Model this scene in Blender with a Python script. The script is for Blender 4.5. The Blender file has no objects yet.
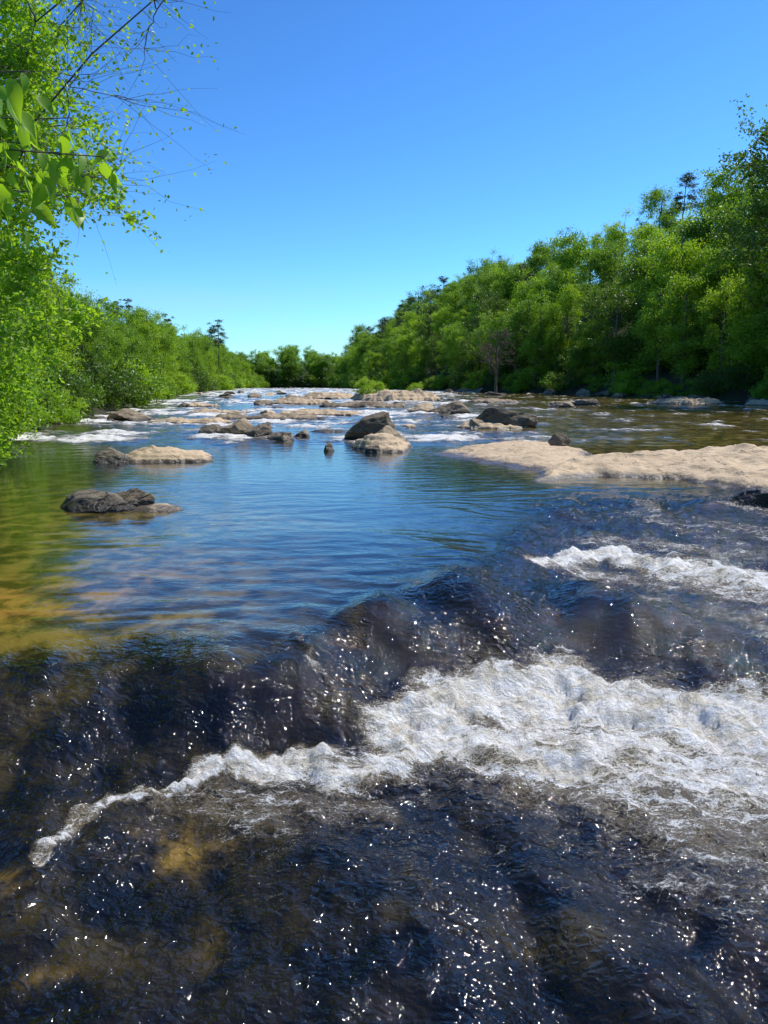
import bpy, math, numpy as np
from mathutils import Vector
import time
T0=time.time()
scene=bpy.context.scene
COL=scene.collection
scene.view_settings.view_transform='Standard'
scene.view_settings.look='None'
scene.view_settings.exposure=0
rng=np.random.default_rng(11)

# ---------------------------------------------------------------- noise
_p=np.random.default_rng(5).permutation(256); PERM=np.concatenate([_p,_p,_p])
_g=np.random.default_rng(6).normal(size=(256,3)); _g/=np.linalg.norm(_g,axis=1)[:,None]
def perlin3(x,y,z):
    x=np.asarray(x,float);y=np.asarray(y,float);z=np.asarray(z,float)
    x,y,z=np.broadcast_arrays(x,y,z)
    xi=np.floor(x).astype(int);yi=np.floor(y).astype(int);zi=np.floor(z).astype(int)
    xf=x-xi;yf=y-yi;zf=z-zi
    xi&=255;yi&=255;zi&=255
    u=xf**3*(xf*(xf*6-15)+10);v=yf**3*(yf*(yf*6-15)+10);w=zf**3*(zf*(zf*6-15)+10)
    def c(dx,dy,dz):
        g=_g[PERM[PERM[PERM[(xi+dx)&255]+((yi+dy)&255)]+((zi+dz)&255)]]
        return g[...,0]*(xf-dx)+g[...,1]*(yf-dy)+g[...,2]*(zf-dz)
    def l(a,b,t): return a+(b-a)*t
    return l(l(l(c(0,0,0),c(1,0,0),u),l(c(0,1,0),c(1,1,0),u),v),
             l(l(c(0,0,1),c(1,0,1),u),l(c(0,1,1),c(1,1,1),u),v),w)
def perlin2(x,y,seed=0.0):
    x=np.asarray(x,float)+seed*17.3; y=np.asarray(y,float)+seed*9.1
    xi=np.floor(x).astype(int);yi=np.floor(y).astype(int)
    xf=x-xi;yf=y-yi
    xi&=255;yi&=255
    u=xf**3*(xf*(xf*6-15)+10);v=yf**3*(yf*(yf*6-15)+10)
    def c(dx,dy):
        g=_g[PERM[PERM[(xi+dx)&255]+((yi+dy)&255)]]
        return g[...,0]*(xf-dx)+g[...,1]*(yf-dy)
    a=c(0,0);b=c(1,0);d=c(0,1);e=c(1,1)
    a=a+(b-a)*u; d=d+(e-d)*u
    return (a+(d-a)*v)*1.3
def fbm2(x,y,oct=4,seed=0,gain=.5):
    s=0;a=1
    for i in range(oct):
        s=s+a*perlin2(x*2**i,y*2**i,seed+i*3.7); a*=gain
    return s
def fbm3(x,y,z,oct=4,gain=.5):
    s=0;a=1
    for i in range(oct):
        k=2.03**i
        s=s+a*perlin3(x*k+i*7.1,y*k+i*3.3,z*k); a*=gain
    return s
def sstep(a,b,x):
    t=np.clip((x-a)/(b-a),0,1); return t*t*(3-2*t)

# ---------------------------------------------------------------- helpers
def mesh_np(name,V,F,mats=(),smooth=True,attrs=None):
    V=np.asarray(V,np.float32);F=np.asarray(F,np.int32)
    k=F.shape[1]
    me=bpy.data.meshes.new(name)
    me.vertices.add(len(V)); me.vertices.foreach_set('co',V.ravel())
    me.loops.add(F.size); me.loops.foreach_set('vertex_index',F.ravel())
    me.polygons.add(len(F))
    me.polygons.foreach_set('loop_start',np.arange(0,F.size,k,dtype=np.int32))
    me.polygons.foreach_set('loop_total',np.full(len(F),k,np.int32))
    me.polygons.foreach_set('use_smooth',np.full(len(F),smooth,bool))
    me.update(calc_edges=True)
    if attrs:
        for n,(ty,arr) in attrs.items():
            at=me.attributes.new(n,ty,'POINT')
            at.data.foreach_set('value' if ty=='FLOAT' else 'color',np.asarray(arr,np.float32).ravel())
    for m in mats: me.materials.append(m)
    return me
def obj(name,me,loc=(0,0,0),parent=None,**props):
    o=bpy.data.objects.new(name,me); COL.objects.link(o)
    o.location=loc
    if parent is not None: o.parent=parent
    for k,v in props.items(): o[k]=v
    return o

class NT:
    def __init__(s,name):
        s.m=bpy.data.materials.new(name); s.m.use_nodes=True
        s.t=s.m.node_tree; s.t.nodes.clear()
        s.out=s.n('ShaderNodeOutputMaterial')
    def n(s,ty,**kw):
        nd=s.t.nodes.new(ty)
        for k,v in kw.items(): setattr(nd,k,v)
        return nd
    def set(s,sock,v):
        if isinstance(v,bpy.types.NodeSocket): s.t.links.new(v,sock)
        else: sock.default_value=v
    def math(s,op,a,b=0.0,c=0.0,clamp=False):
        nd=s.n('ShaderNodeMath',operation=op,use_clamp=clamp)
        s.set(nd.inputs[0],a); s.set(nd.inputs[1],b); s.set(nd.inputs[2],c); return nd.outputs[0]
    def mix(s,f,a,b,mode='MIX'):
        nd=s.n('ShaderNodeMix',data_type='RGBA',blend_type=mode)
        def c(v): return (*v,1) if isinstance(v,tuple) and len(v)==3 else v
        s.set(nd.inputs[0],f); s.set(nd.inputs[6],c(a)); s.set(nd.inputs[7],c(b)); return nd.outputs[2]
    def noise(s,vec,scale,detail=3,rough=.5,dist=0.0):
        nd=s.n('ShaderNodeTexNoise'); s.set(nd.inputs['Vector'],vec)
        nd.inputs['Scale'].default_value=scale; nd.inputs['Detail'].default_value=detail
        nd.inputs['Roughness'].default_value=rough; nd.inputs['Distortion'].default_value=dist
        return nd.outputs['Fac']
    def ridge(s,vec,scale,detail=1,rough=.5,dist=0.0):
        n=s.noise(vec,scale,detail,rough,dist)
        return s.math('SUBTRACT',1.0,s.math('MULTIPLY',s.math('ABSOLUTE',s.math('SUBTRACT',n,.5)),3.2))
    def vscale(s,vec,v):
        nd=s.n('ShaderNodeVectorMath',operation='MULTIPLY'); s.set(nd.inputs[0],vec); nd.inputs[1].default_value=v; return nd.outputs[0]
    def ramp(s,f,lo,hi,smooth=True):
        nd=s.n('ShaderNodeMapRange'); nd.interpolation_type='SMOOTHSTEP' if smooth else 'LINEAR'
        s.set(nd.inputs[0],f); nd.inputs[1].default_value=lo; nd.inputs[2].default_value=hi
        return nd.outputs[0]
    def attr(s,name):
        nd=s.n('ShaderNodeAttribute'); nd.attribute_name=name; return nd
    def pos(s): return s.n('ShaderNodeNewGeometry').outputs['Position']

# ---------------------------------------------------------------- materials
def water_mat():
    b=NT('river_water'); P=b.pos()
    bed=b.attr('bed').outputs['Color']; foam=b.attr('foam').outputs['Fac']; chop=b.attr('chop').outputs['Fac']
    mp=b.n('ShaderNodeMapping'); b.set(mp.inputs['Vector'],P); mp.inputs['Rotation'].default_value=(0,0,math.radians(34)); mp.inputs['Scale'].default_value=(.6,1.3,1)
    Pf=mp.outputs[0]
    wn=b.n('ShaderNodeTexNoise'); b.set(wn.inputs['Vector'],Pf); wn.inputs['Scale'].default_value=4.5; wn.inputs['Detail'].default_value=5
    va=b.n('ShaderNodeVectorMath',operation='MULTIPLY_ADD'); b.set(va.inputs[0],wn.outputs['Color']); va.inputs[1].default_value=(.45,.45,.45); b.set(va.inputs[2],Pf)
    vo=b.n('ShaderNodeTexVoronoi',feature='DISTANCE_TO_EDGE'); b.set(vo.inputs['Vector'],va.outputs[0]); vo.inputs['Scale'].default_value=18
    lace=b.ramp(vo.outputs['Distance'],.18,.0)
    n1=b.noise(va.outputs[0],7,7,.72,.3); n2=b.noise(P,80,4,.8); n0=b.noise(Pf,2.2,3,.6,.3)
    f=b.math('MULTIPLY',foam,1.62)
    f=b.math('ADD',f,b.math('MULTIPLY',b.math('SUBTRACT',n0,.5),1.2))
    f=b.math('ADD',f,b.math('MULTIPLY',b.math('SUBTRACT',n1,.5),2.4))
    f=b.math('ADD',f,b.math('MULTIPLY',b.math('SUBTRACT',n2,.5),1.6))
    f=b.math('ADD',f,b.math('MULTIPLY',lace,.30))
    ff=b.ramp(f,.74,1.26)
    ff=b.math('MULTIPLY',ff,b.ramp(foam,.02,.2))
    sub=b.ramp(f,.2,1.1)
    sub=b.math('MULTIPLY',sub,b.ramp(foam,.12,.55))
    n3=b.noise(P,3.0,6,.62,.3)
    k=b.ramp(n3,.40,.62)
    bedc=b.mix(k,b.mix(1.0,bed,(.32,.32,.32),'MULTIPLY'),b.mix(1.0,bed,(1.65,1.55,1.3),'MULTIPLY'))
    c=b.mix(b.math('MULTIPLY',sub,.8),bedc,(.28,.21,.115))
    foamc=b.mix(b.ramp(n1,.38,.62),(.64,.58,.46),(.90,.89,.86))
    c=b.mix(ff,c,foamc)
    Pw=b.vscale(P,(1,1.8,1))
    h=b.math('MULTIPLY',b.noise(Pw,3.5,2,.5,.6),.018)
    h=b.math('ADD',h,b.math('MULTIPLY',b.noise(Pw,11,2,.5,.8),.008))
    rg_=b.math('ADD',b.math('MULTIPLY',b.ridge(b.vscale(P,(1,1.4,1)),10,1,.5,.6),.012),b.math('MULTIPLY',b.ridge(P,27,1,.5,.5),.0046))
    rg_=b.math('ADD',rg_,b.math('MULTIPLY',b.noise(P,75,1,.5),.0016))
    h=b.math('ADD',h,b.math('MULTIPLY',rg_,b.ramp(chop,.3,.8)))
    h=b.math('MULTIPLY',h,chop)
    fh=b.math('MULTIPLY',b.noise(P,24,7,.8,.3),.030)
    h=b.math('ADD',h,b.math('MULTIPLY',fh,ff))
    bp=b.n('ShaderNodeBump'); bp.inputs['Strength'].default_value=1; bp.inputs['Distance'].default_value=1
    b.set(bp.inputs['Height'],h)
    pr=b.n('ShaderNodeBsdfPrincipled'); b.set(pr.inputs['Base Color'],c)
    b.set(pr.inputs['Roughness'],b.math('MULTIPLY_ADD',ff,.5,.045)); pr.inputs['IOR'].default_value=1.5
    b.set(pr.inputs['Normal'],bp.outputs[0])
    b.t.links.new(pr.outputs[0],b.out.inputs[0])
    return b.m
def rock_mat(name,c1,c2,lichen,wet=.06,lich=.75,cr=.8,bump=.8):
    b=NT(name); P=b.pos()
    oc=b.n('ShaderNodeTexCoord').outputs['Object']
    sep=b.n('ShaderNodeSeparateXYZ'); b.set(sep.inputs[0],oc)
    n1=b.noise(P,1.4,6,.62,.3); n2=b.noise(P,7,6,.7); n3=b.noise(b.vscale(P,(1,1,3)),3.2,5,.65,.6); n4=b.noise(P,60,3,.7)
    c=b.mix(b.ramp(n1,.35,.65),c1,c2)
    c=b.mix(b.math('MULTIPLY',b.ramp(n3,.54,.70),lich),c,lichen)
    c=b.mix(b.ramp(n4,.3,.7),b.mix(1.0,c,(.75,.75,.75),'MULTIPLY'),b.mix(1.0,c,(1.16,1.16,1.16),'MULTIPLY'))
    wn=b.n('ShaderNodeTexNoise'); b.set(wn.inputs['Vector'],P); wn.inputs['Scale'].default_value=1.8; wn.inputs['Detail'].default_value=4
    va=b.n('ShaderNodeVectorMath',operation='MULTIPLY_ADD'); b.set(va.inputs[0],wn.outputs['Color']); va.inputs[1].default_value=(.9,.9,.9); b.set(va.inputs[2],b.vscale(P,(1,1.6,2.2)))
    vo=b.n('ShaderNodeTexVoronoi',feature='DISTANCE_TO_EDGE'); b.set(vo.inputs['Vector'],va.outputs[0]); vo.inputs['Scale'].default_value=.9
    crack=b.ramp(vo.outputs['Distance'],.035,.0)
    crack=b.math('MULTIPLY',crack,b.ramp(n2,.4,.55))
    c=b.mix(b.math('MULTIPLY',crack,cr),c,(.05,.038,.025))
    z=b.math('ADD',sep.outputs[2],b.math('MULTIPLY',b.math('SUBTRACT',n2,.5),.12))
    wetf=b.ramp(z,wet+.03,wet-.03)
    c=b.mix(b.math('MULTIPLY',wetf,.85),c,(.03,.022,.014))
    h=b.math('ADD',b.math('MULTIPLY',n2,.05),b.math('MULTIPLY',n4,.012))
    h=b.math('ADD',h,b.math('MULTIPLY',n3,.10))
    h=b.math('SUBTRACT',h,b.math('MULTIPLY',crack,.06*cr))
    bp=b.n('ShaderNodeBump'); bp.inputs['Strength'].default_value=bump; bp.inputs['Distance'].default_value=1; b.set(bp.inputs['Height'],h)
    pr=b.n('ShaderNodeBsdfPrincipled'); b.set(pr.inputs['Base Color'],c)
    b.set(pr.inputs['Roughness'],b.math('MULTIPLY_ADD',wetf,-.55,.85)); b.set(pr.inputs['Normal'],bp.outputs[0])
    b.t.links.new(pr.outputs[0],b.out.inputs[0]); return b.m
def leaf_mat(name,dark,light,trans=.4):
    b=NT(name); P=b.pos()
    tint=b.attr('tint').outputs['Fac']
    oi=b.n('ShaderNodeObjectInfo').outputs['Random']
    n=b.noise(P,.7,3,.6)
    f=b.math('ADD',b.math('MULTIPLY',tint,.35),b.math('MULTIPLY',oi,.50))
    f=b.math('ADD',f,b.math('MULTIPLY',b.ramp(n,.3,.7),.32))
    f=b.math('SUBTRACT',f,.02,clamp=True)
    c=b.mix(f,dark,light)
    pr=b.n('ShaderNodeBsdfPrincipled'); b.set(pr.inputs['Base Color'],c); pr.inputs['Roughness'].default_value=.40
    pr.inputs['Specular IOR Level'].default_value=.45
    tr=b.n('ShaderNodeBsdfTranslucent'); b.set(tr.inputs[0],b.mix(1.0,c,(1.8,1.7,.6),'MULTIPLY'))
    mx=b.n('ShaderNodeMixShader'); mx.inputs[0].default_value=trans
    b.t.links.new(pr.outputs[0],mx.inputs[1]); b.t.links.new(tr.outputs[0],mx.inputs[2])
    b.t.links.new(mx.outputs[0],b.out.inputs[0]); return b.m
def bark_mat(name,c1,c2):
    b=NT(name); P=b.pos()
    n=b.noise(b.vscale(P,(6,6,1)),4,5,.65)
    c=b.mix(n,c1,c2)
    bp=b.n('ShaderNodeBump'); bp.inputs['Distance'].default_value=.03; b.set(bp.inputs['Height'],n)
    pr=b.n('ShaderNodeBsdfPrincipled'); b.set(pr.inputs['Base Color'],c); pr.inputs['Roughness'].default_value=.9
    b.set(pr.inputs['Normal'],bp.outputs[0])
    b.t.links.new(pr.outputs[0],b.out.inputs[0]); return b.m
def ground_mat():
    b=NT('forest_floor'); P=b.pos()
    n=b.noise(P,.6,6,.6); n2=b.noise(P,5,5,.7)
    c=b.mix(b.ramp(n,.4,.6),(.04,.03,.016),(.03,.05,.010))
    c=b.mix(b.math('MULTIPLY',n2,.4),c,(.08,.065,.03))
    bp=b.n('ShaderNodeBump'); bp.inputs['Distance'].default_value=.2; b.set(bp.inputs['Height'],n2)
    pr=b.n('ShaderNodeBsdfPrincipled'); b.set(pr.inputs['Base Color'],c); pr.inputs['Roughness'].default_value=.95
    b.set(pr.inputs['Normal'],bp.outputs[0])
    b.t.links.new(pr.outputs[0],b.out.inputs[0]); return b.m
def spray_mat():
    b=NT('spray'); pr=b.n('ShaderNodeBsdfPrincipled'); pr.inputs['Base Color'].default_value=(.85,.87,.88,1); pr.inputs['Roughness'].default_value=.15
    b.t.links.new(pr.outputs[0],b.out.inputs[0]); return b.m
M_water=water_mat()
M_tan=rock_mat('tan_granite',(.62,.46,.285),(.52,.38,.23),(.36,.27,.165),lich=.3,cr=.5,bump=.5)
M_mix=rock_mat('weathered_granite',(.42,.32,.20),(.24,.18,.11),(.06,.048,.035),.1)
M_brn=rock_mat('brown_granite',(.22,.165,.10),(.13,.10,.065),(.04,.032,.024),.1)
M_dark=rock_mat('dark_wet_granite',(.14,.11,.07),(.24,.19,.13),(.03,.025,.02),.12)
M_blk=rock_mat('black_wet_granite',(.03,.026,.02),(.06,.045,.03),(.015,.012,.01),.3)
M_leaf=leaf_mat('spring_leaves',(.050,.13,.010),(.25,.42,.028))
M_leafL=leaf_mat('bright_leaves',(.095,.21,.012),(.33,.49,.036),.48)
M_leafN=leaf_mat('near_tree_leaves',(.10,.24,.018),(.27,.45,.045),.55)  # the near-left trees' own brighter green, more translucent
M_leafD=leaf_mat('dark_leaves',(.03,.075,.008),(.12,.22,.018),.35)
M_pine=leaf_mat('pine_needles',(.02,.045,.010),(.06,.11,.02),.15)
M_bark=bark_mat('grey_bark',(.06,.045,.03),(.20,.16,.12))
M_ground=ground_mat(); M_spray=spray_mat()

# ---------------------------------------------------------------- river layout (metres, flows towards -y)
LB=np.array([(-4.4,-60),(-4.4,0),(-4.8,3),(-5.6,6),(-6.3,9),(-8.2,13),(-10,18),(-11.2,22),(-13,30),(-15,42),(-17.2,55),(-20.5,75),(-25,110),(-31,160),(-36,225)],float)
RB=np.array([(22,-60),(24,0),(27,25),(29,45),(28,58),(24.5,73),(19,88),(12,102),(5,120),(-3,145),(-12,190),(-16,225)],float)
def xl(y): return np.interp(y,LB[:,1],LB[:,0])
def xr(y): return np.interp(y,RB[:,1],RB[:,0])
def wz_far(y): return np.interp(y,[0,21,25,37,43,60,90,130,200],[0,0,.12,.16,.34,.5,.75,.92,1.0])
CP=np.array([
(-4,5.2,0),(-2.4,4.75,0),(-1.7,5.0,0),(-.9,4.75,0),(-.55,5.15,0),(-.3,6.1,0),(.9,7.4,0),(-3,8,0),(0,9,0),(.8,10,0),(1.6,12,0),(4,13,0),(7,13.5,0),(-6,13,0),(0,14,0),(-6,7,0),
(-2.4,4.4,-.04),(-1.7,4.65,-.05),(-.9,4.4,-.06),(-.5,4.75,-.08),
(-3,3.7,-.30),(-2.1,3.8,-.31),(-1.5,3.88,-.38),(-1.05,3.95,-.41),(-.7,4.15,-.42),(-.4,4.06,-.44),(-.1,4.45,-.41),
(-3,2.5,-.55),(-1.5,2.9,-.53),(-.5,3.1,-.56),(.5,3.0,-.6),(1.5,2.5,-.68),(3,2.5,-.72),(-2,1,-.75),(1,1,-.8),(4,1,-.85),(-5,2,-.6),(-4.5,4,-.2),
(.13,5.7,-.01),(.6,5.85,-.02),(-.2,5.25,-.08),(.3,5.2,-.15),(.8,5.5,-.11),
(.6,4.9,-.43),(1.2,5.2,-.41),(1.8,4.9,-.47),(2.6,4.65,-.53),(4.5,4.5,-.56),
(1.67,7.75,-.18),(2.6,8.5,-.17),(3.2,7.7,-.25),(3.9,7.3,-.28),(2.3,7.1,-.28),(3.2,6.7,-.30),(2.5,10,-.07),(4.5,10.4,-.08),(1.5,9.0,-.06),(6.5,8,-.3),(6,10,-.12),
(1.25,6.4,-.08),(1.93,5.95,-.13),(2.68,5.4,-.21),(1.5,5.8,-.19),(4.5,5.8,-.33),
(.8,4.2,-.52),(1.8,4.1,-.56),(2.8,3.6,-.62)],float)
def tps(x,y):
    P=CP[:,:2];n=len(P)
    d=np.linalg.norm(P[:,None]-P[None],axis=2)
    K=np.where(d>0,d*d*np.log(d+1e-12),0)+np.eye(n)*.007
    Q=np.c_[np.ones(n),P]
    A=np.block([[K,Q],[Q.T,np.zeros((3,3))]])
    w=np.linalg.solve(A,np.r_[CP[:,2],0,0,0])
    o=w[n]+w[n+1]*x+w[n+2]*y
    for i in range(n):
        r2=(x-P[i,0])**2+(y-P[i,1])**2
        o=o+w[i]*.5*r2*np.log(r2+1e-12)
    return o
def ylip(x): return np.interp(x,[-5,-3,-2.36,-1.69,-.89,-.57,-.35,.1,.7,1.1,1.5,2.1,3.0,5.2,9],[4.4,4.5,4.7,5.0,4.75,5.1,5.7,6.2,6.8,7.8,9.3,10.8,12.0,12.2,12])
def seg(x,y,x0,y0,x1,y1):
    dx,dy=x1-x0,y1-y0; t=np.clip(((x-x0)*dx+(y-y0)*dy)/(dx*dx+dy*dy),0,1)
    return np.hypot(x-x0-t*dx,y-y0-t*dy)
FOAM=[(.02,4.34,.6,4.64,.25,1.1),(.5,4.66,1.25,5.05,.34,1.1),(1.2,4.85,2.9,4.35,.46,1.05),(.1,4.2,1.2,4.1,.28,.85),(1.0,4.3,2.9,3.7,.55,.76),(.9,3.9,2.4,3.2,.42,.54),(.2,3.9,1.6,3.4,.30,.30),(1.2,3.3,2.6,2.6,.35,.30),(.6,3.2,2.0,2.6,.5,.12),
(-1.62,3.15,-1.45,3.62,.05,.62),(-1.45,3.62,-1.05,3.80,.06,.80),(-1.05,3.80,-.74,4.0,.10,.95),(-.74,4.0,-.3,3.88,.12,.85),(-.3,3.88,.1,3.98,.18,.8),(-1.1,3.64,-.1,3.55,.28,.36),(-.5,3.4,.6,3.3,.4,.16),(-1.3,3.4,-.6,3.3,.2,.18),
(1.62,7.55,2.1,8.0,.18,.70),(2.1,8.0,2.7,8.3,.24,.88),(2.6,8.15,3.2,7.6,.34,.85),(3.1,7.6,4.2,7.1,.55,.80),(4.2,7.1,6,6.8,.6,.8),(1.9,7.5,3.4,6.9,.5,.46),(3.0,6.9,4.5,6.0,.7,.50),(2.4,6.2,4.2,5.3,.6,.34),(2.6,8.8,4.6,8.0,.5,.40),(3.4,10.2,5,9,.7,.30),
(-.60,5.0,-.5,4.8,.03,.42),(-.5,4.8,-.3,4.5,.05,.36),(3.9,11.2,3.6,9.6,.25,.36),(3.6,9.6,4.2,8.6,.3,.38),
(2.9,5.6,3.2,4.6,.25,.4),(5,11,6,9.5,.35,.42)]
def rocknoise(x,y):
    wx=x+.35*fbm2(x*.7,y*.7,2,91.0); wy=y+.35*fbm2(x*.7,y*.7,2,95.0)
    a=perlin2(wx*.85+wy*.35,wy*.55-wx*.2,9.0)*1.3; b_=perlin2(wx*2.1-wy*.5,wy*1.25,14.0)
    return np.sqrt(a*a+.004),np.sqrt(b_*b_+.003)
def water_fields(x,y):
    near=tps(x,np.minimum(y,14)); near=np.clip(near,-1.0,.015)
    k=sstep(11.5,13.5,y)
    edge=sstep(5,8,np.abs(x-1))
    alt=np.interp(y,[1,2.5,4,5,8,10,12.5],[-.8,-.65,-.5,-.4,-.25,-.08,0])
    near=near*(1-edge)+alt*edge
    z=near*(1-k)+wz_far(y)*k
    wd=.5+.9*sstep(6,9,y)
    R=sstep(-.1,wd,ylip(x)+(.25+.35*sstep(6,9,y))*fbm2(x*1.3,y*1.3,2,3)-y)
    drop=np.exp(-((y-23.5)/2.2)**2)+np.exp(-((y-40)/4)**2)+.8*np.exp(-((y-31)/3)**2)+.8*np.exp(-((y-56)/7)**2)+.7*sstep(65,80,y)*(1-sstep(150,190,y))
    sidew=1-.8*sstep(1,7,x-.08*(y-20))
    ff=fbm2(x*.45,y*.5,5,2.0,.62)
    far=sstep(20.5,23,y)*np.clip((drop*.56+.12)*sidew+ff*.95-.16,0,.9)
    wx=x+.15*fbm2(x*2.2,y*2.2,4,1,.6); wy=y+.15*fbm2(x*2.2,y*2.2,4,8,.6)
    foam=np.zeros_like(x)
    m=y<14
    for (a,b_,c,d,w,s) in FOAM:
        dd=seg(wx[m],wy[m],a,b_,c,d)
        foam[m]=np.maximum(foam[m],s*(1-sstep(.15,1.45,dd/w)))
    A,B=rocknoise(x,y)
    st=fbm2(x*2.4,y*1.5,4,4.0)
    side=sstep(-.5,1.5,x)*.8+.2
    crease=(1-sstep(.06,.10,A))*.35+(1-sstep(.05,.09,B))*.2
    foam=np.maximum(foam,R*m*side*np.clip(crease*(.3+st),0,.32))
    foam=np.maximum(foam,R*m*side*np.clip(st*.5-.08,0,.25))
    foam=np.maximum(foam,far)
    calm=1-.75*np.clip(foam*1.6,0,1)*m
    fl=R*(1-sstep(11,12.5,y))
    amp=.13+.09*sstep(-1.0,.3,x)
    z=z+fl*calm*(amp*(A-.22)+.07*(B-.2))
    r1=1-2*np.abs(fbm2(x*2.6+.3*y,y*3.0,2,24.0)); r2=1-2*np.abs(fbm2(x*6.5,y*6.5,2,27.0))
    z=z+fl*(.020*r1+.0085*r2)
    turb=fbm2(x*3.4,y*4.2,5,31.0,.62)
    nearf=np.clip(foam,0,1.1)*(y<14)
    z=z+nearf*(.06+.10*turb)
    ph=fbm2(x*.35,y*.5,3,41.0)
    near_lip=np.exp(-np.clip(y-ylip(x),0,9)/1.1)
    rip=fbm2(x*1.1+ph,y*4.2+2.2*ph,3,45.0,.55)
    z=z+(1-R)*(y<22)*rip*(.0035+.014*near_lip)
    z=z+sstep(14,24,y)*.02*fbm2(x*.8,y*2.2,3,51.0)+far*.14*(.4+fbm2(x*1.1,y*1.6,3,55.0))
    chop=.20+.30*near_lip*(1-R)+.75*R+.30*sstep(14,26,y)+.5*far+.3*nearf
    return z,R,foam,chop,A
rows,cols=1060,820
v=np.linspace(0,1,rows); ys=-1.5+1.7*np.exp(v*math.log(236/1.7))-.2
ys=ys-1.0*(1-v)**6
s=np.linspace(-1,1,cols)
W=2.8+.78*(ys+1.5)
Y=np.repeat(ys[:,None],cols,1); X=s[None]*W[:,None]
X=X.ravel();Y=Y.ravel()
Z,R,FO,CH,AA=water_fields(X,Y)
def mixc(a,b,t): return a*(1-t[:,None])+np.asarray(b)[None]*t[:,None]
bed=np.tile(np.array([.010,.016,.022]),(len(X),1))
n1=fbm2(X*.5,Y*.7,4,61.0)
shal=sstep(.2,-2.2,X+.14*(Y-6)+.8*n1)*sstep(17,8,Y)
bed=mixc(bed,(.11,.085,.018),shal*.95)
sand=np.exp(-(((X+2.9)/.95)**2+((Y-5.5)/.8)**2))+.3*np.exp(-(((X+2.1)/.5)**2+((Y-6.6)/.5)**2))
bed=mixc(bed,(.20,.11,.025),np.clip(sand*(.8+1.1*n1),0,.8))
stones=np.clip(fbm2(X*1.5,Y*1.0,5,64.0,.55)*1.8-.1,0,.75)*shal
bed=mixc(bed,(.03,.028,.010),stones)
brown=sstep(16,26,Y)
bed=mixc(bed,(.06,.05,.024),brown*.8)
rt=sstep(1.5,5,X)*sstep(12,14,Y)
bed=mixc(bed,(.15,.11,.035),rt*.7)
bed=mixc(bed,(.0085,.007,.005),R*.97)
och=np.zeros_like(X)
for (cx,cy,rx,ry,a) in [(-1.0,3.3,.26,.15,.9),(-1.7,2.95,.18,.09,.5),(-1.25,2.5,.16,.10,.35),(-2.2,4.3,.4,.2,.2),(-.75,2.75,.2,.12,.2),(1.0,4.1,.4,.2,.7)]:
    och=np.maximum(och,a*np.exp(-(((X-cx)/rx)**2+((Y-cy)/ry)**2)))
och=np.clip(och*(.55+2.8*fbm2(X*4,Y*4,5,71.0,.65)),0,1)
bed=mixc(bed,(.13,.085,.018),och*R)
green=np.clip(fbm2(X*1.3,Y*1.3,5,77.0,.6)*1.6-.1,0,.8)*R
bed=mixc(bed,(.038,.029,.011),green)
idx=np.arange(rows*cols).reshape(rows,cols)
F=np.stack([idx[:-1,:-1].ravel(),idx[:-1,1:].ravel(),idx[1:,1:].ravel(),idx[1:,:-1].ravel()],1)
Wme=mesh_np('river_water',np.c_[X,Y,Z],F,[M_water],attrs={'foam':('FLOAT',FO),'chop':('FLOAT',CH),'bed':('FLOAT_COLOR',np.c_[bed,np.ones(len(X))])})
obj('river_water',Wme,kind='structure',label='shallow river with rapids pouring over dark bedrock ledges',category='river')
print('water',time.time()-T0)

# ---------------------------------------------------------------- ground
def gz(x,y):
    x=np.asarray(x,float);y=np.asarray(y,float)
    a=xl(y)-x; b_=x-xr(y)
    w=wz_far(y)
    out=np.maximum(a,b_)
    out=np.maximum(out,(y-222)*.8)
    left=a>b_
    bank=.7*sstep(-.3,2.2,out)
    rise=np.where(left|(y>222),.05*np.clip(out,0,60)+.06*np.clip(out-20,0,150),.52*np.clip(out-1,0,32)+.15*np.clip(out-33,0,90))
    n=fbm2(x*.12,y*.12,4,81.0)
    z=w+bank+rise+n*.5*sstep(0,6,out)
    return np.where(out<-.3,w-1.7+1.7*sstep(-2.5,-.3,out)*.9,z)
gx=np.unique(np.concatenate([np.linspace(-600,-60,50),np.linspace(-60,60,240),np.linspace(60,600,50)]))
gy=np.unique(np.concatenate([np.linspace(-60,0,20),np.linspace(0,250,330),np.linspace(250,1500,60)]))
GX,GY=np.meshgrid(gx,gy)
GZ=gz(GX.ravel(),GY.ravel())
i2=np.arange(GX.size).reshape(GX.shape)
F=np.stack([i2[:-1,:-1].ravel(),i2[:-1,1:].ravel(),i2[1:,1:].ravel(),i2[1:,:-1].ravel()],1)
obj('ground',mesh_np('ground',np.c_[GX.ravel(),GY.ravel(),GZ],F,[M_ground]),kind='structure',label='wooded river banks and hillside with leaf litter',category='ground')

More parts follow.
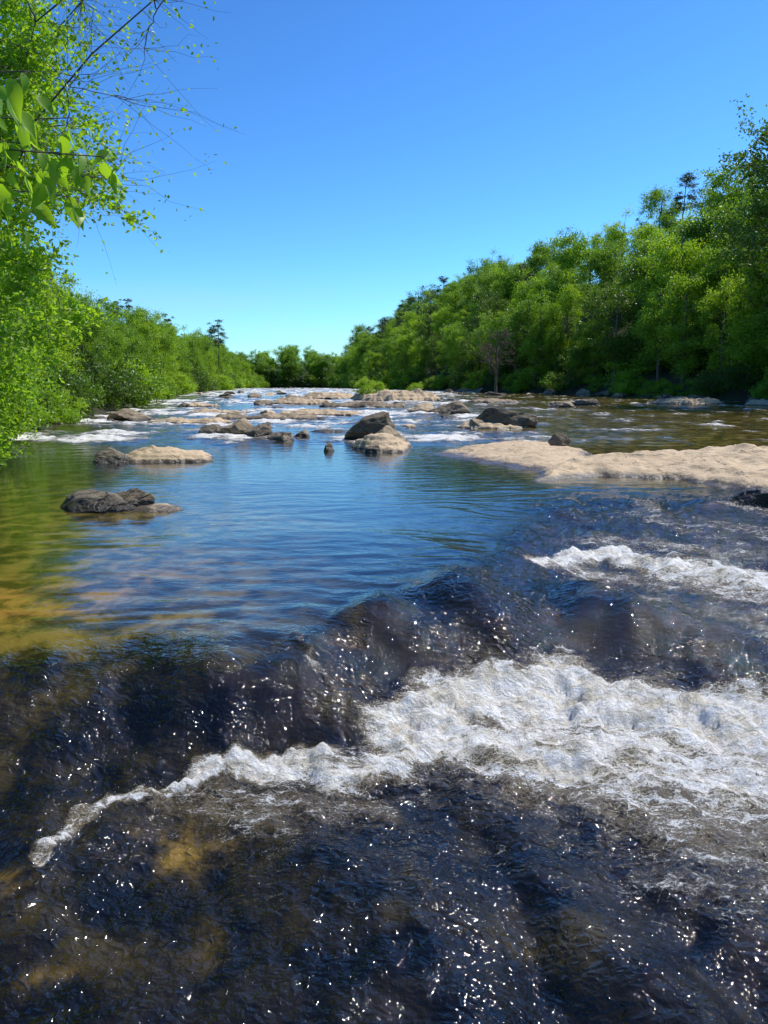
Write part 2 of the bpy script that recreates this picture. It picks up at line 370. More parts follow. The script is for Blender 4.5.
# ---------------------------------------------------------------- rocks
import bmesh
def ico(sub):
    bm=bmesh.new(); bmesh.ops.create_icosphere(bm,subdivisions=sub,radius=1)
    V=np.array([v.co[:] for v in bm.verts]); F=np.array([[v.index for v in f.verts] for f in bm.faces]); bm.free(); return V,F
ICO={k:ico(k) for k in (4,5)}
def boulder(loc,r,seed,mat,label,sub=5,rot=0.0,planes=13,name='river_boulder',rough=.10):
    V,F=ICO[sub]; V=V.copy(); rg=np.random.default_rng(seed)
    for i in range(planes):
        d=rg.normal(size=3); d[2]=abs(d[2])*.8 if i%3 else d[2]; d/=np.linalg.norm(d)
        off=rg.uniform(.45,.8)
        e=V@d-off; V=V-np.clip(e,0,None)[:,None]*d[None]*.97
    V*=1.25
    o=rg.uniform(0,50,3)
    n=fbm3(V[:,0]*1.6+o[0],V[:,1]*1.6+o[1],V[:,2]*1.6+o[2],5,.55)
    V=V*(1+rough*1.7*n)[:,None]
    V=V*np.array(r)[None]
    c,s_=math.cos(rot),math.sin(rot)
    V=np.c_[V[:,0]*c-V[:,1]*s_,V[:,0]*s_+V[:,1]*c,V[:,2]]
    me=mesh_np(name,V,F,[mat])
    wl=float(wz_far(loc[1]))
    V[:,2]+=loc[2]
    me.vertices.foreach_set('co',V.astype(np.float32).ravel())
    return obj(name,me,(loc[0],loc[1],wl),label=label,category='rock',group='rocks in the river')
def polysdf(px,py,poly):
    d=np.full(px.shape,1e9); ins=np.zeros(px.shape,bool); n=len(poly)
    for i in range(n):
        x0,y0=poly[i];x1,y1=poly[(i+1)%n]
        d=np.minimum(d,seg(px,py,x0,y0,x1,y1))
        c=((y0>py)!=(y1>py))&(px<(x1-x0)*(py-y0)/(y1-y0+1e-12)+x0); ins^=c
    return np.where(ins,d,-d)
def slab(poly,h,mat,label,seed=1,res=120,edge=.35,name='rock_slab',tilt=(0,0),wob=.18,steps=.5):
    poly=np.array(poly,float); c=poly.mean(0); mn=poly.min(0)-.8; mx=poly.max(0)+.8
    xs=np.linspace(mn[0],mx[0],res); ys_=np.linspace(mn[1],mx[1],res); A,B=np.meshgrid(xs,ys_)
    wA=A+wob*fbm2(A*1.2,B*1.2,4,seed,.6); wB=B+wob*fbm2(A*1.2,B*1.2,4,seed+5,.6)
    d=polysdf(wA,wB,poly)
    n=fbm2(A*.9,B*1.3,5,seed+9)
    z=h*(1-np.exp(-np.clip(d,0,None)/edge))*(1+.45*n+wob*.5*n)+.022*fbm2(A*4,B*4,3,seed+2)*sstep(0,.3,d)
    q=h*.33; zq=np.floor(z/q)*q+q*sstep(.55,.95,(z/q)%1); z=z*(1-steps)+zq*steps
    z=z+(tilt[0]*(A-c[0])+tilt[1]*(B-c[1]))*sstep(-.1,.4,d)
    z=np.where(d<0,d*1.4-.0,z)-.01
    z=np.maximum(z,-.7)
    ii=np.arange(A.size).reshape(A.shape)
    F=np.stack([ii[:-1,:-1].ravel(),ii[:-1,1:].ravel(),ii[1:,1:].ravel(),ii[1:,:-1].ravel()],1)
    zf=z.ravel()[F].max(1); F=F[zf>-.45]
    used=np.unique(F); mp=-np.ones(A.size,int); mp[used]=np.arange(len(used))
    wl=float(wz_far(c[1]))
    V=np.c_[A.ravel()-c[0],B.ravel()-c[1],z.ravel()][used]
    return obj(name,mesh_np(name,V,mp[F],[mat]),(c[0],c[1],wl),label=label,category='rock',group='flat bedrock slabs in the river')
def oval(cx,cy,rx,ry,seed,n=12,rot=0):
    rg=np.random.default_rng(seed); o=[]
    for i in range(n):
        a=2*math.pi*i/n; k=rg.uniform(.72,1.12); x=rx*k*math.cos(a); y=ry*k*math.sin(a)
        o.append((cx+x*math.cos(rot)-y*math.sin(rot),cy+x*math.sin(rot)+y*math.cos(rot)))
    return o
slab([(2.7,13.2),(4.1,14.0),(5.2,13.6),(5.7,12.6),(6.2,11.5),(9,11.0),(12,14),(11.5,18.5),(8,17.8),(6.2,17.2),(4.4,16.6),(3.0,15.0)],.36,M_tan,'broad pale tan granite slab lying dry above the rapids',3,240,.6,steps=.2)
slab([(1.2,18.6),(1.9,17.0),(2.7,15.2),(3.6,14.6),(4.8,16.6),(5.4,19.5),(4.9,22),(3.0,21.8),(2.0,20.4)],.20,M_tan,'smooth pale peach granite slab sloping into calm water',7,170,.7,steps=.15)
slab(oval(-4.95,17.2,1.4,.9,3),.26,M_tan,'light tan low slab beside a dark boulder',11,110,.22,tilt=(-.03,.03))
boulder((-6.15,16.8,.05),(.60,.42,.30),21,M_dark,'dark weathered boulder at the end of a low slab',planes=18)
boulder((-4.05,10.3,.03),(.50,.38,.20),22,M_dark,'dark wet boulder in still shallow water',planes=18)
boulder((-3.55,10.55,.05),(.36,.30,.22),23,M_brn,'angular brown boulder resting against a dark one',planes=18)
slab(oval(-3.2,10.25,.42,.22,5),.08,M_tan,'thin flat tan stone barely above the water',13,70,.10,wob=.08)
slab([(-1.0,20.4),(-.5,19.1),(.2,18.9),(.65,19.3),(.8,20.8),(.5,22.0),(-.6,22.0)],.38,M_tan,'tan slab in front of a brown boulder',17,120,.3)
boulder((-.42,22.9,.30),(.95,.65,.54),39,M_brn,'angular dark brown boulder behind a tan slab',rot=.3,planes=16)
boulder((.15,21.6,.10),(.60,.5,.36),36,M_mix,'light weathered boulder leaning on a darker one',rot=.8)
boulder((-1.42,19.5,.03),(.16,.14,.22),33,M_dark,'small upright dark stone standing in the water',4)
boulder((-.25,19.0,.0),(.2,.2,.2),34,M_dark,'small dark stone at the foot of a slab',4)
for i,(x,y,a,b_,c) in enumerate([(-4.75,24.2,.75,.5,.50),(-3.95,23.9,.5,.4,.38),(-3.1,22.6,.4,.35,.32),(-5.7,24.5,.5,.4,.26),(-2.55,23.6,.3,.25,.22)]):
    boulder((x,y,.02),(a,b_,c),40+i,[M_mix,M_dark][i%2],'brown river boulder among rapids')
slab(oval(-1.9,25.5,.75,.35,8),.12,M_mix,'thin low stone among riffles',19,60,.2)
slab(oval(4.1,27.6,1.4,.7,9),.30,M_tan,'pale slab carrying a dark boulder',23,90,.3)
boulder((4.5,28.0,.26),(1.1,.6,.50),51,M_dark,'dark jagged boulder on a pale slab',rot=.15)
boulder((3.4,27.6,.1),(.45,.4,.30),52,M_mix,'weathered boulder at the edge of a pale slab')
boulder((3.4,39.5,.1),(1.1,.8,.55),53,M_mix,'grey brown boulder in fast water')
boulder((2.2,40.5,.1),(.8,.6,.4),54,M_tan,'pale boulder in fast water')
boulder((11,46,.1),(.85,.6,.45),55,M_mix,'pale boulder in open water')
boulder((13.2,49,.1),(1.0,.6,.3),56,M_dark,'low dark boulder in open water')
slab(oval(20.8,52,3.0,1.3,12),.5,M_tan,'tan rock shelf near the wooded bank',25,100,.5,wob=.35)
slab(oval(26,49,2.5,1.4,13),.5,M_tan,'weathered rock shelf by the wooded bank',27,100,.5,wob=.35)
for i,(x,y,a,b_,h) in enumerate([(-7.6,31,2.1,.8,.26),(-5.2,34.5,2.6,1.0,.28),(-3.0,38.5,2.4,1.0,.30),(-9.0,39.5,1.8,.8,.3),(-1.2,46,2.6,1.2,.36),(-11.5,47,1.6,.8,.3),(-6,52,2.4,1.2,.4),(8,55,2.2,1.1,.3),(18,44,1.2,.5,.2)]):
    slab(oval(x,y,a,b_,60+i,rot=rng.uniform(-.25,.25)),h,[M_tan,M_mix,M_tan][i%3],'long tan rock shelf among distant rapids',30+i,90,.35,wob=.4)
slab(oval(.8,60,3.8,2.6,77),.75,M_tan,'high tan rock outcrop with bushes on it',35,110,.6,wob=.5)
slab(oval(-5,66,3.0,2,78),.5,M_tan,'tan rock outcrop in distant rapids',36,90,.6,wob=.5)
boulder((-11.4,33.5,.1),(1.3,.8,.34),67,M_mix,'low flat rock below the leafy bank',planes=18)
boulder((5.55,11.0,.0),(.42,.3,.17),63,M_blk,'black wet rock wedge below the granite slab',planes=12)
boulder((4.6,19.6,.28),(.26,.18,.16),61,M_dark,'small dark stone sitting on pale slab',4)
k=0
rg=np.random.default_rng(99)
while k<42:
    y=rg.uniform(26,95); x=rg.uniform(xl(y)+1,min(xr(y)-1,4+.10*y))
    if rg.random()<.4: x=rg.uniform(xl(y)+2.5,xl(y)*.2)
    r=rg.uniform(.12,.36)*(1+y/90)
    boulder((x,y,.0),(r*rg.uniform(1.1,2.0),r,r*rg.uniform(.4,.8)),200+k,[M_dark,M_mix,M_brn,M_tan][k%4],'river boulder among the distant rapids',4,rg.uniform(0,3),14); k+=1
for k in range(26):
    y=rg.uniform(40,100); x=xr(y)-abs(rg.normal())*2.0
    r=rg.uniform(.3,.8); boulder((x,y,.05),(r*1.5,r,r*.6),300+k,[M_dark,M_mix][k%2],'boulder along the wooded bank',4,rg.uniform(0,3),11)
print('rocks',time.time()-T0)

# ---------------------------------------------------------------- trees
def tube(path,rad,sides,Vl,Fl,off):
    path=np.asarray(path,float); n=len(path)
    t=np.gradient(path,axis=0); t/=np.linalg.norm(t,axis=1)[:,None]+1e-9
    ref=np.array([0,0,1.]) if abs(t[0,2])<.8 else np.array([1.,0,0])
    u=np.cross(t,ref); u/=np.linalg.norm(u,axis=1)[:,None]+1e-9; w=np.cross(t,u)
    a=np.arange(sides)*2*math.pi/sides
    V=path[:,None]+np.asarray(rad)[:,None,None]*(np.cos(a)[None,:,None]*u[:,None]+np.sin(a)[None,:,None]*w[:,None])
    Vl.append(V.reshape(-1,3))
    i=np.arange(n*sides).reshape(n,sides); j=np.roll(i,-1,1)
    Fl.append(np.stack([i[:-1].ravel(),j[:-1].ravel(),j[1:].ravel(),i[1:].ravel()],1)+off)
    return off+n*sides
def leaves(P,size,rg,up=.5,aspect=.62,droop=0.0):
    n=len(P)
    nr=rg.normal(size=(n,3)); nr[:,2]+=up*1.5; nr/=np.linalg.norm(nr,axis=1)[:,None]
    a=rg.normal(size=(n,3)); a[:,2]-=droop; a-=nr*(a*nr).sum(1)[:,None]; a/=np.linalg.norm(a,axis=1)[:,None]
    b_=np.cross(nr,a); L=(size*rg.uniform(.65,1.25,n))[:,None]
    V=np.stack([P-a*L*.5,P+b_*L*aspect*.5-nr*L*.08,P+a*L*.5,P-b_*L*aspect*.5-nr*L*.08],1).reshape(-1,3)
    F=np.arange(n*4).reshape(n,4)
    return V,F,np.repeat(rg.random(n),4)
def make_tree(seed,H,ells,clump_r,per,leaf,tr,lean=(0,0),twigs=0,mat=M_leaf,zlow=.12,flat=.7,up=.5,mains=9,mr=.3,twl=1.0,twr=.004):
    rg=np.random.default_rng(seed)
    Vl=[];Fl=[];off=0
    n=9; t=np.linspace(0,1,n)
    top=.86*H
    path=np.c_[lean[0]*t**1.5+.12*np.cumsum(rg.normal(size=n))*H/25,lean[1]*t**1.5+.12*np.cumsum(rg.normal(size=n))*H/25,t*top]
    path[0,:2]=0; path[0,2]=-.6
    rad=tr*(1-.85*t)+.015; rad[0]*=1.4
    off=tube(path,rad,8,Vl,Fl,off)
    C=[];
    for (cx,cy,cz,rx,ry,rz,nc) in ells:
        d=rg.normal(size=(nc,3)); d/=np.linalg.norm(d,axis=1)[:,None]
        r=rg.uniform(.25,1,nc)**.45*rg.uniform(.8,1.12,nc)
        C.append(np.c_[cx+d[:,0]*r*rx,cy+d[:,1]*r*ry,cz+d[:,2]*r*rz])
    C=np.concatenate(C)
    C=C[C[:,2]>zlow*H*.5]
    LP=[]; NP=[]; NR=[]
    sel=set(rg.choice(len(C),min(mains,len(C)),replace=False).tolist())
    order=list(sel)+[i for i in range(len(C)) if i not in sel]
    for ci in order:
        c=C[ci]
        hd=math.hypot(c[0],c[1])
        if ci in sel or not NP:
            z0=np.clip(c[2]-.6*hd-rg.uniform(0,.1)*H,.12*H,top*.97)
            k=z0/top; b0=np.array([np.interp(k,t,path[:,i]) for i in range(3)])
            r0=min(tr*(1-.8*k)*.6,tr*mr+.01)
        else:
            Q=np.array(NP); dd=np.linalg.norm(Q-c,axis=1)+.6*np.clip(Q[:,2]-c[2],0,9)
            j=int(np.argmin(dd)); b0=Q[j]; r0=min(NR[j]*.7,.02+.01*dd[j])
        L=np.linalg.norm(c-b0)+1e-6
        mid=b0+(c-b0)*.5+np.array([rg.normal()*.12,rg.normal()*.12,.02])*L
        s=np.linspace(0,1,7)[:,None]
        bz=(1-s)**2*b0+2*s*(1-s)*mid+s**2*c
        bz[1:6]+=rg.normal(size=(5,3))*.025*L
        rr=r0*(1-.85*s[:,0])+.003
        off=tube(bz,rr,4,Vl,Fl,off)
        for q in (2,3,4,5): NP.append(bz[q]); NR.append(rr[q])
        cr=clump_r*rg.uniform(.55,1.4); m=int(per*(cr/clump_r)**1.7*rg.uniform(.6,1.3))
        if twigs:
            for j in range(twigs):
                d=rg.normal(size=3); d[2]*=.6; d/=np.linalg.norm(d); d=d+.4*(c-b0)/L
                st=bz[rg.integers(4,7)]
                e=st+d*cr*rg.uniform(.8,1.7)*twl; e[2]-=.1*cr
                s5=np.linspace(0,1,6)[:,None]; tp=st+(e-st)*s5; tp[1:]+=np.cumsum(rg.normal(size=(5,3))*.07*cr,0)
                off=tube(tp,twr*(1-.7*s5[:,0]),3,Vl,Fl,off)
                q=max(1,m//twigs); uu=rg.uniform(.15,1.05,q)
                base=np.stack([np.interp(uu,s5[:,0],tp[:,i]) for i in range(3)],1)
                LP.append(base+rg.normal(size=(q,3))*cr*.16)
        else:
            d=rg.normal(size=(m,3)); d/=np.linalg.norm(d,axis=1)[:,None]; r=rg.uniform(0,1,m)**.5*cr
            r*=1+.5*np.sin(d[:,0]*5+c[0])*np.sin(d[:,1]*5+c[1])+.25*np.sin(d[:,2]*9+c[2])
            LP.append(c+d*r[:,None]*np.array([1,1,flat]))
    LP=np.concatenate(LP)
    V,F,t_=leaves(LP,leaf,rg,up)
    tm=mesh_np('trunk',np.concatenate(Vl),np.concatenate(Fl),[M_bark])
    cm=mesh_np('crown',V,F,[mat],smooth=False,attrs={'tint':('FLOAT',t_)})
    return tm,cm
def place(ms,name,loc,scale,rot,label,cat='tree',group=None,sz=1.0):
    e=obj(name,None,loc,label=label,category=cat)
    if group: e['group']=group
    e.empty_display_size=.5
    e.rotation_euler=(0,0,rot); e.scale=(scale,scale,scale*sz)
    obj('trunk' if cat!='shrub' else 'stem',ms[0],parent=e); obj('crown' if cat!='shrub' else 'foliage',ms[1],parent=e)
    return e
VAR=[]
for i in range(7):
    rg=np.random.default_rng(500+i); H=12
    wd=rg.uniform(2.3,3.4)
    E=[(0,0,rg.uniform(6.4,7.4),wd,wd,rg.uniform(3.8,4.8),74)]
    for j in range(5):
        a=rg.uniform(0,6.28); q=rg.uniform(1.6,3.0); E.append((q*math.cos(a),q*math.sin(a),rg.uniform(2.0,9.4),1.5,1.5,1.3,11))
    VAR.append(make_tree(600+i,H,E,.82,135,.20,.2,lean=(rg.normal()*.6,rg.normal()*.6)))
VARD=[make_tree(650+i,12,[(0,0,6.8,3.0,3.0,4.5,66),(1.5,0,4,2,2,2,16)],.85,130,.20,.22,mat=M_leafD) for i in range(2)]
VARL=[make_tree(660+i,11,[(0,0,5.5,2.6+.3*i,2.7,4.9,80),(1.4,1,2.6,2,2,2,18),(-1.2,.6,8,1.5,1.5,1.6,12)],.78,130,.185,.18,mat=M_leafL) for i in range(3)]
PINE=[make_tree(680+i,17,[(0,0,12.6,2.4,2.4,3.0,30),(.3,0,15.2,1.4,1.4,1.2,8)],.70,110,.20,.2,mat=M_pine,flat=.45,up=.2) for i in range(2)]
SHR=[make_tree(690+i,3,[(0,0,1.3,1.8,1.8,1.5,30),(.9,.4,.6,1.4,1.2,.8,10)],.52,110,.16,.06,mat=[M_leaf,M_leafL,M_leafD][i],zlow=0) for i in range(3)]
BARE=make_tree(699,8,[(0,0,4.8,2.4,2.4,2.8,40)],.8,30,.14,.15,twigs=7,twr=.014,mat=bark_mat('redbud_pods',(.12,.06,.06),(.22,.11,.11)))
rg=np.random.default_rng(321)
def rowpts(B,off,step,y0,y1,sign):
    out=[];y=y0
    Ys=np.arange(y0,y1,.25); Xs=np.interp(Ys,B[:,1],B[:,0])
    dx=np.gradient(Xs,Ys); nx=1/np.hypot(1,dx); ny=-dx/np.hypot(1,dx)
    L=np.r_[0,np.cumsum(np.hypot(np.diff(Xs),.25))]
    for l in np.arange(0,L[-1],step):
        l2=l+rg.normal()*step*.22; i=int(np.clip(np.searchsorted(L,l2),0,len(Ys)-1)); o=off+rg.normal()*.15*max(off,3)
        out.append((Xs[i]+sign*nx[i]*o,Ys[i]+sign*ny[i]*o))
    return out
cnt=0
for off,step,smin,smax in [(2.5,4.4,.68,1.05),(7,4.7,.95,1.32),(13,5.0,.95,1.42),(20,5.5,1.0,1.45),(28,6.2,1.0,1.42)]:
    for (x,y) in rowpts(RB,off,step,34,215,1):
        if x/y>.72: continue
        s_=rg.uniform(smin,smax)
        if y>62: s_*=.92
        if y<62: s_*=1.16
        if y>105: s_*=.85
        z=float(gz(x,y))
        r=rg.random()
        if r<.05 and off>6: ms=PINE[cnt%2]; s_*=.78; nm='pine_tree'; lb='tall dark pine rising above the hillside wood'
        elif r<.17: ms=VARD[cnt%2]; nm='broadleaf_tree'; lb='dark green broadleaf tree on the wooded slope'
        elif r<.50: ms=VARL[cnt%3]; nm='broadleaf_tree'; lb='bright yellow green broadleaf tree on the wooded slope'
        else: ms=VAR[cnt%7]; nm='broadleaf_tree'; lb='leafy green broadleaf tree on the wooded slope'
        place(ms,nm,(x,y,z-.1),s_,rg.uniform(0,6.28),lb,group='trees on the wooded hillside',sz=rg.uniform(.9,1.15)); cnt+=1
print('right trees',cnt)
c2=0
for off,step,smin,smax in [(2.0,4.2,.40,.70),(6,4.8,.50,.88),(11,5.5,.6,1.02)]:
    for (x,y) in rowpts(LB,off,step,26,215,-1):
        s_=rg.uniform(smin,smax)*(1.0 if y>45 else .8)
        r=rg.random(); z=float(gz(x,y))
        if r<.08 and off>5 and y>60: ms=PINE[c2%2]; s_*=.72; nm='pine_tree'; lb='dark pine standing above the river bank trees'
        elif r<.6: ms=VARL[c2%3]; nm='broadleaf_tree'; lb='bright green broadleaf tree on the low bank'
        else: ms=VAR[c2%7]; nm='broadleaf_tree'; lb='leafy green broadleaf tree on the low bank'
        place(ms,nm,(x,y,z-.1),s_,rg.uniform(0,6.28),lb,group='trees along the low river bank',sz=rg.uniform(.9,1.2)); c2+=1
for (x,y,s_) in [(-27.5,126,.70),(-30,133,.62),(-31,114,.5),(-34,118,.58)]:
    place(PINE[int(x)%2],'pine_tree',(x,y,float(gz(x,y))-.1),s_,x,'tall dark pine standing above the bank trees',group='trees along the low river bank')
for y0,st in ((224,4.0),(232,4.5)):
    for x in np.arange(-46,16,st):
        xx=x+rg.normal(); yy=y0+rg.normal()*2; ms=(VAR+VARL)[int(rg.integers(0,10))]
        place(ms,'broadleaf_tree',(xx,yy,float(gz(xx,yy))-.4),rg.uniform(.85,1.15),rg.uniform(0,6),'distant broadleaf tree closing the river bend',group='trees at the river bend')
for x in np.arange(-44,8,3.2):
    place(SHR[int(rg.integers(0,3))],'shrub',(x,221.5,float(gz(x,223))-.4),rg.uniform(1.3,2.0),x,'green thicket at the river bend','shrub','shrubs along the river banks')
print('left trees',c2)
for B,sg,y0,y1,st,off,sc in ((RB,1,36,215,3.0,.8,1.0),(RB,1,38,110,3.6,4.0,1.6),(LB,-1,22,215,3.2,.8,.9)):
    for (x,y) in rowpts(B,off,st,y0,y1,sg):
        if sg>0 and x/y>.72: continue
        place(SHR[int(rg.integers(0,3))],'shrub',(x,y,float(gz(x,y))-.25),sc*rg.uniform(.6,1.3)*(1 if y<120 else 1.2),rg.uniform(0,6.28),'dense green shrub hanging over the water edge','shrub','shrubs along the river banks')
for (x,y,s_) in [(-1.6,60.5,.5),(-.6,61,.4),(2.6,60,.35)]:
    place(SHR[1],'shrub',(x,y,1.0),s_,x,'small green bush growing on a rock outcrop','shrub')
place(BARE,'redbud_tree',(13.0,88,1.0),1.0,0,'leafless purplish brown tree at the water edge')

BIG=make_tree(720,17,[(-1,0,13,4.2,4.5,3.2,66),(-4,-1,9.5,2.4,2.6,1.6,16),(2,1,8,3,3,3,22)],.95,220,.20,.36,lean=(-2.2,-1),mat=M_leafD,twigs=5,twr=.014,mr=.4)
place(BIG,'broadleaf_tree',(28.4,50,float(gz(28.8,50))-.1),1.16,0,'tall dark spreading tree with bare curving limbs')
place(BIG,'broadleaf_tree',(33,60,float(gz(33,60))-.1),1.2,2.2,'tall dark spreading tree with bare curving limbs')

# near-left overhanging trees
N1=make_tree(730,10.5,[(.9,-.6,6.3,2.75,2.2,3.4,130),(1.9,-.2,3.4,1.6,1.8,2.2,44),(.7,0,9,2.1,2,1.6,36)],.48,360,.098,.11,twigs=7,mat=M_leafN,lean=(.6,-.2),zlow=.02,mains=10)
place(N1,'broadleaf_tree',(-7.6,11.6,.6),1.0,0,'light green small leaved tree leaning over the pool')
N1b=make_tree(731,8.5,[(2.7,0,6.0,1.4,1.4,1.9,28),(4.2,0,6.7,1.0,1.0,.8,12),(3.1,0,4.4,.9,1,1.4,12)],.50,85,.068,.05,twigs=9,mat=M_leafN,lean=(1.8,0),zlow=.3,mains=5,twr=.0036,twl=1.5)
place(N1b,'broadleaf_tree',(-7.0,10.4,.7),1.0,0,'thin twiggy tree with sparse new leaves over water')
N2=make_tree(732,8,[(0,0,3.6,2.6,2.6,3.4,100),(1.4,-.6,1.3,1.5,1.5,1.4,36)],.52,215,.105,.12,twigs=5,mat=M_leafN,zlow=.0)
place(N2,'broadleaf_tree',(-9.5,15.0,.35),1.0,0,'bright green leafy tree hanging low over water')
place(N2,'broadleaf_tree',(-11.6,19.5,.4),1.0,1.9,'bright green leafy tree hanging low over water')
place(N1,'broadleaf_tree',(-14.6,24.5,.6),.62,2.6,'light green small leaved tree on the near bank')
place(N2,'broadleaf_tree',(-7.9,12.4,.1),.78,3.9,'bright green leafy tree hanging low over water')
print('near trees',time.time()-T0)

def big_leaf_tree():
    rg=np.random.default_rng(812)
    Vl=[];Fl=[];off=0
    t=np.linspace(0,1,8)
    off=tube(np.c_[-.1*t,.1*np.sin(t*3),-.8+t*5.5],.09*(1-.7*t)+.01,8,Vl,Fl,off)
    LV=[];LF=[];LT=[];lo=0
    prof=[(0,0),(.06,.14),(.16,.24),(.32,.27),(.5,.23),(.72,.13),(.88,.05),(1,0)]
    def leaf(p,d,nrm,L):
        nonlocal lo
        d=d/np.linalg.norm(d); s_=np.cross(nrm,d); s_/=np.linalg.norm(s_); n_=np.cross(d,s_)
        vs=[]; cu=rg.uniform(.1,.5); tw=rg.normal()*.25
        for (a,w) in prof:
            mid=p+d*a*L-n_*L*cu*a*a+s_*L*tw*a*a
            vs+= [mid-s_*w*L+n_*w*L*.35, mid, mid+s_*w*L+n_*w*L*.35]
        LV.append(np.array(vs)); f=[]
        for i in range(len(prof)-1):
            for k in (0,1):
                f.append([i*3+k,i*3+k+1,i*3+k+4,i*3+k+3])
        LF.append(np.array(f)+lo); lo+=len(vs); LT.append(np.full(len(vs),rg.random()))
    ends=[((0,0,1.5),(3.36,.2,2.10)),((0,0,1.7),(3.30,.35,2.28)),((0,0,1.6),(3.2,.5,2.0)),((0,0,1.7),(3.22,.0,2.40)),((0,0,1.6),(3.1,.25,2.2)),((0,0,1.5),(3.25,.3,2.2)),((0,0,2.4),(3.05,.1,3.0)),((0,0,3.0),(2.7,.3,4.1))]
    for a,e in ends:
        a=np.array(a);e=np.array(e); s5=np.linspace(0,1,18)[:,None]
        p=a+(e-a)*s5; p[:,2]+=.28*np.sin(s5[:,0]*2.6); p[1:]+=np.cumsum(rg.normal(size=(17,3))*.008,0)
        off=tube(p,.008*(1-.85*s5[:,0])+.0015,5,Vl,Fl,off)
        for i in range(10,18):
            for q in range(4):
                d=np.array([rg.normal()*.45+.1,rg.normal()*.5,-1.0+rg.normal()*.3]); nn=np.array([rg.normal()*.8+.3,-.6+rg.normal()*.6,.4])
                st=p[i]; pe=st+np.array([rg.normal()*.06,rg.normal()*.06,-.04+rg.normal()*.05])
                off=tube([st,pe],[.0015,.001],3,Vl,Fl,off)
                leaf(pe,d,nn,rg.uniform(.08,.15))
    return mesh_np('trunk',np.concatenate(Vl),np.concatenate(Fl),[M_bark]),mesh_np('crown',np.concatenate(LV),np.concatenate(LF),[M_leafN],attrs={'tint':('FLOAT',np.concatenate(LT))})
place(big_leaf_tree(),'broadleaf_tree',(-4.72,3.4,.47),1.0,0,'young tree with drooping heart shaped leaves')

# ---------------------------------------------------------------- spray
rg=np.random.default_rng(44)
pts=[]
for (a,b_,c,d,w,s_) in FOAM:
    if s_<.4: continue
    L=math.hypot(c-a,d-b_); n=int(1100*L*s_*min(w*3.5,1.2))
    t=rg.random(n); px=a+(c-a)*t+rg.normal(size=n)*w*.6; py=b_+(d-b_)*t+rg.normal(size=n)*w*.6
    pts.append(np.c_[px,py])
pts=np.concatenate(pts)
z=water_fields(pts[:,0],pts[:,1])[0]
z=z+np.abs(rg.exponential(.018,len(z)))+.002
rad=rg.uniform(.0008,.0022,len(z))*(1+.12*np.clip(pts[:,1]-5,0,9))
oc=np.array([(1,0,0),(-1,0,0),(0,1,0),(0,-1,0),(0,0,1),(0,0,-1)],float); of=np.array([(0,2,4),(2,1,4),(1,3,4),(3,0,4),(2,0,5),(1,2,5),(3,1,5),(0,3,5)])
V=(np.c_[pts,z][:,None]+oc[None]*rad[:,None,None]).reshape(-1,3)
F=(of[None]+np.arange(len(z))[:,None,None]*6).reshape(-1,3)
obj('water_spray',mesh_np('water_spray',V,F,[M_spray]),kind='stuff',label='white droplets thrown up over the rapids',category='spray')

# ---------------------------------------------------------------- light, sky, camera
el=math.radians(55); az=math.radians(60)
D=Vector((math.sin(az)*math.cos(el),math.cos(az)*math.cos(el),math.sin(el)))
sl=bpy.data.lights.new('sun','SUN'); sl.energy=5.0; sl.angle=math.radians(.53); sl.color=(1,.955,.86)
so=bpy.data.objects.new('sun',sl); COL.objects.link(so); so.rotation_euler=D.to_track_quat('Z','Y').to_euler(); so.location=(20,10,40)
w=bpy.data.worlds.new('World'); scene.world=w; w.use_nodes=True; nt=w.node_tree
bg=nt.nodes['Background']; sk=nt.nodes.new('ShaderNodeTexSky'); sk.sky_type='NISHITA'; sk.sun_disc=False
sk.sun_elevation=el; sk.sun_rotation=az; sk.air_density=1.0; sk.dust_density=.2; sk.ozone_density=3.0
gm=nt.nodes.new('ShaderNodeGamma'); gm.inputs[1].default_value=1.45
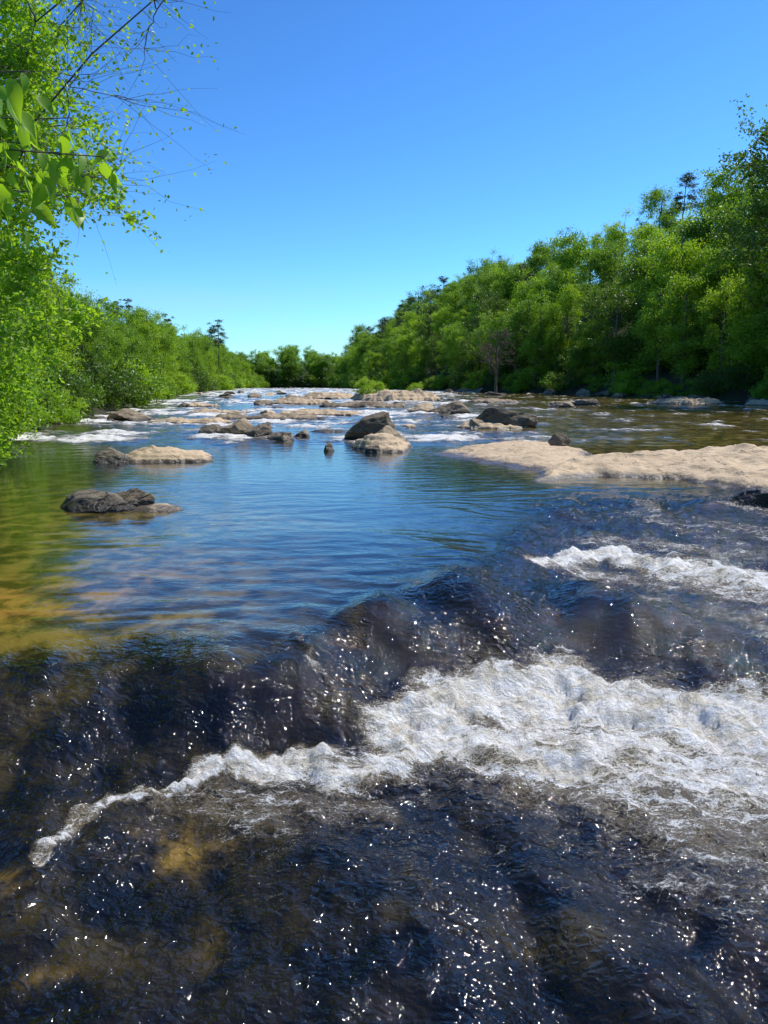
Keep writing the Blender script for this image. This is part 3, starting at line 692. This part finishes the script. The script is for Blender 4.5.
mu=nt.nodes.new('ShaderNodeMix'); mu.data_type='RGBA'; mu.blend_type='MULTIPLY'; mu.inputs[0].default_value=1; mu.inputs[7].default_value=(.50,.84,1.04,1)
tc=nt.nodes.new('ShaderNodeTexCoord'); mpg=nt.nodes.new('ShaderNodeMapping'); mpg.inputs['Scale'].default_value=(2.2,2.2,13)
nz=nt.nodes.new('ShaderNodeTexNoise'); nz.inputs['Scale'].default_value=1.6; nz.inputs['Detail'].default_value=5; nz.inputs['Roughness'].default_value=.6
mr=nt.nodes.new('ShaderNodeMapRange'); mr.inputs[1].default_value=.42; mr.inputs[2].default_value=.8; mr.inputs[4].default_value=.55
sx=nt.nodes.new('ShaderNodeSeparateXYZ'); m2=nt.nodes.new('ShaderNodeMapRange'); m2.inputs[1].default_value=.15; m2.inputs[2].default_value=.06
mm=nt.nodes.new('ShaderNodeMath'); mm.operation='MULTIPLY'
cl=nt.nodes.new('ShaderNodeMix'); cl.data_type='RGBA'; cl.inputs[7].default_value=(6.4,7.4,9.0,1)
nt.links.new(tc.outputs['Generated'],mpg.inputs[0]); nt.links.new(mpg.outputs[0],nz.inputs['Vector']); nt.links.new(nz.outputs['Fac'],mr.inputs[0])
nt.links.new(tc.outputs['Generated'],sx.inputs[0]); nt.links.new(sx.outputs[2],m2.inputs[0]); nt.links.new(mr.outputs[0],mm.inputs[0]); nt.links.new(m2.outputs[0],mm.inputs[1])
nt.links.new(sk.outputs[0],gm.inputs[0]); nt.links.new(gm.outputs[0],mu.inputs[6]); nt.links.new(mu.outputs[2],cl.inputs[6]); nt.links.new(mm.outputs[0],cl.inputs[0])
nt.links.new(cl.outputs[2],bg.inputs[0]); bg.inputs[1].default_value=.088
cam=bpy.data.cameras.new('camera'); co=bpy.data.objects.new('camera',cam); COL.objects.link(co)
co.location=(0,0,1.7); co.rotation_euler=(math.radians(90-9.67),0,0)
cam.sensor_fit='VERTICAL'; cam.sensor_height=24; cam.lens=24*745/1024; cam.clip_start=.05; cam.clip_end=4000
scene.camera=co
print('done',time.time()-T0)
